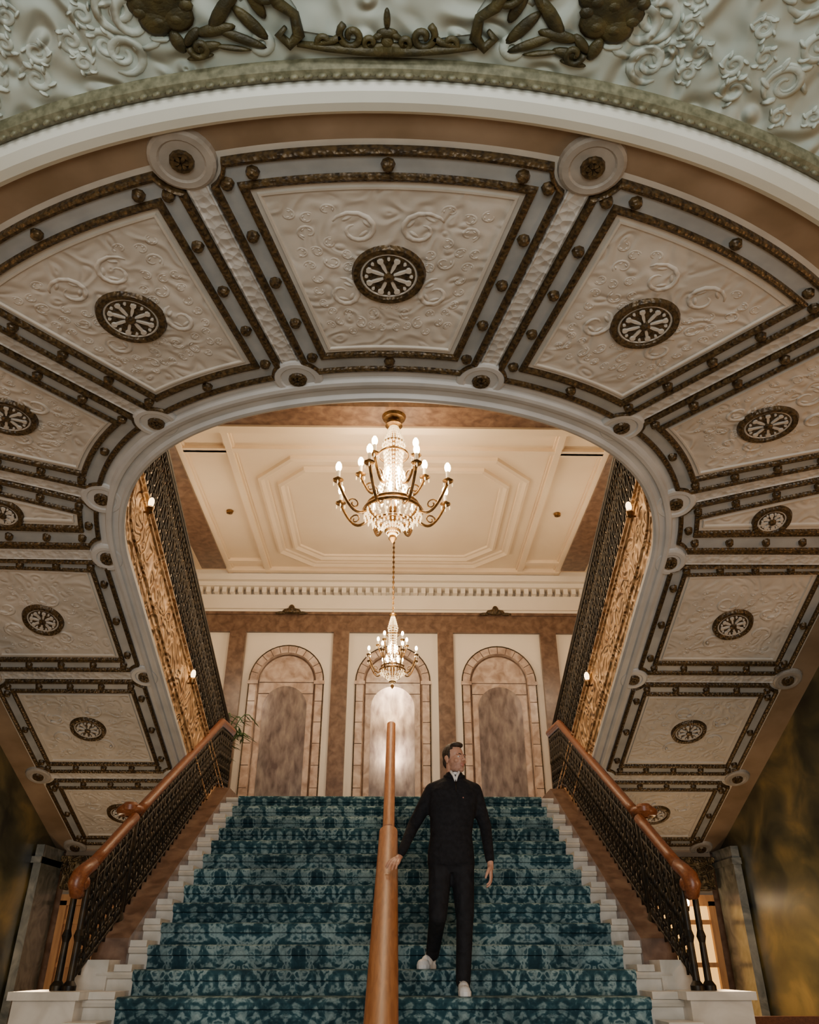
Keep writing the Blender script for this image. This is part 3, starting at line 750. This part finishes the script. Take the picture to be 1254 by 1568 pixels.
for s in (-1,1):
    he(Hh,(s*.030,-.080,.022),(.026,.012,.009)); he(Hh,(s*.040,-.062,-.028),(.022,.02,.02)); he(Hh,(s*.077,.012,-.008),(.009,.019,.033)); he(Hh,(s*.082,.02,.004),(.006,.018,.02)); he(Hh,(s*.012,-.100,-.030),(.010,.012,.009)); he(Hh,(s*.043,-.02,-.08),(.014,.035,.02))
Hh.capsule(h((0,-.086,.014)),h((0,-.112,-.024)),.009,.012,'skin'); he(Hh,(0,-.087,-.054),(.024,.012,.007)); he(Hh,(0,-.086,-.068),(.020,.012,.008))
Hh.capsule(h((0,.03,-.04)),(.543,6.655,2.86),.056,.062,'skin')
Ri=Rz.inverted()
def ha(c):
    l=Ri@(Vector(c)-hc)
    if abs(l.x)<.026 and l.y<-.088 and -.075<l.z<-.050: return 2
    if l.z<-.040 and l.z>-.125 and l.y<.0 : return 1
    return 0
remesh(Hh,'head',.0035,4,man,['skin','stub','lips'],ha)
hr=MB()
he(hr,(0,.030,.048),(.079,.092,.086),'hair'); he(hr,(0,-.030,.108),(.058,.050,.026),'hair'); he(hr,(0,.075,-.01),(.06,.045,.06),'hair')
for s in (-1,1): he(hr,(s*.070,.004,.03),(.010,.022,.04),'hair')
remesh(hr,'hair',.004,2,man,['hair'],lambda c:0)
ey=MB()
for s in (-1,1):
    he(ey,(s*.030,-.0805,.002),(.012,.009,.0065),'eye'); he(ey,(s*.030+.001,-.0865,.002),(.005,.004,.0055),'iris',8,6)
    ey.tube([h((s*.014,-.094,.018)),h((s*.03,-.094,.023)),h((s*.048,-.082,.018))],[.003,.004,.002],'hair',5)
ey.obj('eyes_and_brows',man)
col=MB()
col.tube([(.543+.074*math.cos(a),6.655+.076*math.sin(a),2.865+.012*math.sin(a)) for a in [2*pi*k/24 for k in range(24)]],.017,'black',8,True)
col.add([(.515,6.578,2.885),(.545,6.555,2.825),(.575,6.578,2.885),(.545,6.583,2.89)],[(0,1,2,3)],'shirt')
for sg in (-1,1): col.tube([(.545+sg*.035,6.585,2.895),(.545+sg*.012,6.562,2.85),(.545+sg*.004,6.552,2.81)],[.012,.010,.005],'shirt',6)
col.tube([(.545,6.548,2.82),(.545,6.526,2.72)],.004,'iron',5)
col.ell((.60,6.528,2.68),(.006,.003,.006),'lips',6,4)
col.obj('collar',man)
def hand(name,W,d,n,s,curl,spread=.10):
    W=Vector(W); d=Vector(d).normalized(); n=Vector(n); n=(n-d*n.dot(d)).normalized(); s=Vector(s); s=(s-d*s.dot(d)-n*s.dot(n)).normalized()
    mb=MB()
    for k in range(4):
        b0=W+d*(.090-.004*abs(k-1))+s*(.030-.0205*k)
        mb.capsule(W+d*.012+s*(.014-.010*k),b0,.016,.0115,'skin',10)
        ln=[.070,.079,.074,.058][k]; ang=.12; p=b0
        for fr,r0,r1,ca in ((.45,.0092,.0085,curl),(.30,.0085,.0078,curl*1.3),(.25,.0078,.0066,curl*.8)):
            dr=(d+s*spread*(1.5-k)*.35).normalized(); dv=dr*math.cos(ang)+n*math.sin(ang); e=p+dv*ln*fr
            mb.capsule(p,e,r0,r1,'skin',10); p=e; ang+=ca
    rot=Matrix((s,n,d)).transposed()
    mb.ell(W+d*.055,(.036,.013,.045),'skin',12,8,rot)
    mb.capsule(W-d*.04,W+d*.02,.024,.024,'skin',12)
    t0=W+d*.022+s*.022; t1=t0+(d*.7+s*.62+n*.35).normalized()*.042; t2=t1+(d*.9+s*.25+n*.35).normalized()*.032; t3=t2+(d*1.+n*.4).normalized()*.024
    mb.capsule(t0,t1,.015,.012,'skin',10); mb.capsule(t1,t2,.0115,.0098,'skin',10); mb.capsule(t2,t3,.0098,.0078,'skin',10)
    remesh(mb,name,.003,3,man,['skin'],lambda c:0)
hand('hand_on_rail',(.085,6.545,2.235),(-.35,-.85,-.42),(-.25,.1,-1),(-1,.2,.1),.32)
hand('hand_relaxed',(.797,6.578,2.192),(-.02,-.16,-1),(-.95,.2,0),(-.25,-1,0),.38)
def shoe(x,y,z,ang):
    R_=Matrix.Rotation(ang,3,'Z'); mb=MB()
    def tp(a): return Vector((x,y,z))+R_@Vector(a)
    outl=[(0,.0),(.028,.008),(.036,.04),(.034,.10),(.042,.17),(.048,.215),(.040,.262),(.018,.286),(-.008,.288),(-.034,.265),(-.044,.215),(-.036,.16),(-.032,.10),(-.036,.04),(-.028,.008)]
    lo=[tp((a,-b_,0)) for a,b_ in outl]; hi=[tp((a*1.02,-b_,.032)) for a,b_ in outl]
    mb.strip([lo,hi],'shoe'); mb.add(lo,[tuple(range(len(lo)))],'shoe'); mb.add(hi,[tuple(range(len(hi)))],'shoe')
    mb.ell(tp((0,-.215,.035)),(.044,.068,.034),'shoe',14,8,R_); mb.ell(tp((0,-.13,.05)),(.040,.085,.045),'shoe',14,8,R_); mb.ell(tp((0,-.055,.06)),(.038,.052,.055),'shoe',14,8,R_)
    mb.capsule(tp((0,-.05,.06)),tp((0,-.055,.10)),.04,.042,'shoe')
    o=remesh(mb,'shoe',.004,3,man,['shoe'],lambda c:0)
    l=MB()
    for k in range(4):
        yy=-.115-.022*k; zz=.100-.010*k
        l.tube([tp((-.026,yy,zz-.012)),tp((0,yy,zz)),tp((.026,yy,zz-.012))],.003,'shirt',5)
    l.obj('laces',man)
shoe(.565,6.70,8*RZ+.014,-.02)
shoe(.365,7.00,9*RZ+.014,-.40)
# ------------------------------------------------------------------ lights
def pt(name,loc,pw,col,r=.1):
    l=bpy.data.lights.new(name,'POINT'); l.energy=pw; l.color=col; l.shadow_soft_size=r
    o=bpy.data.objects.new(name,l); o.location=loc; bpy.context.scene.collection.objects.link(o); return o
def area(name,loc,tgt,pw,col,sx,sy):
    l=bpy.data.lights.new(name,'AREA'); l.energy=pw; l.color=col; l.shape='RECTANGLE'; l.size=sx; l.size_y=sy
    o=bpy.data.objects.new(name,l); o.location=loc; d=Vector(tgt)-Vector(loc); o.rotation_euler=d.to_track_quat('-Z','Y').to_euler(); bpy.context.scene.collection.objects.link(o); return o
warm=(1,.68,.38); warm2=(1,.77,.52); neu=(1,.965,.92)
pt('chandelier_light',(0,8.3,E+5.5),140,warm2,.35)
pt('chandelier_light',(0,8.3,E+4.3),85,warm2,.3)
pt('chandelier_light',(0,11.5,E+3.4),12,warm2,.08)
pt('chandelier_light',(0,11.2,E+5.0),60,warm2,.15)
for sg in (-1,1):
    pt('hall_light',(sg*3.2,10.5,E+4.8),55,warm2,.2)
    pt('passage_light',(sg*3.3,8.6,1.7),34,(1,.68,.38),.15)
    pt('side_lobby_light',(sg*5.8,3.6,2.3),75 if sg<0 else 135,(1,.54,.23),.3)
area('lobby_uplight',(0,-2.5,.9),(0,3.2,E+3.3),160,neu,4,2)  # unseen fill light added behind the camera to brighten the soffit
area('lobby_key',(0,-3.2,3.6),(0,8,2.0),190,(1,.98,.96),4,1.2)
area('lobby_cool_window',(0,-1.2,2.4),(0,1.8,E+3.3),18,(.80,1,.92),3,1)  # unseen cool fill added to lift the ceiling relief; no window here
w=bpy.data.worlds.new('world'); bpy.context.scene.world=w; w.use_nodes=True
w.node_tree.nodes['Background'].inputs[0].default_value=(.9,.8,.65,1); w.node_tree.nodes['Background'].inputs[1].default_value=.05
cam=bpy.data.cameras.new('camera'); co=bpy.data.objects.new('camera',cam); bpy.context.scene.collection.objects.link(co)
cam.sensor_fit='VERTICAL'; cam.sensor_height=36; cam.lens=36*1200/1568
co.location=(.06,0,E); co.rotation_euler=(math.radians(120),0,-.0173)
cam.clip_start=.05
bpy.context.scene.camera=co
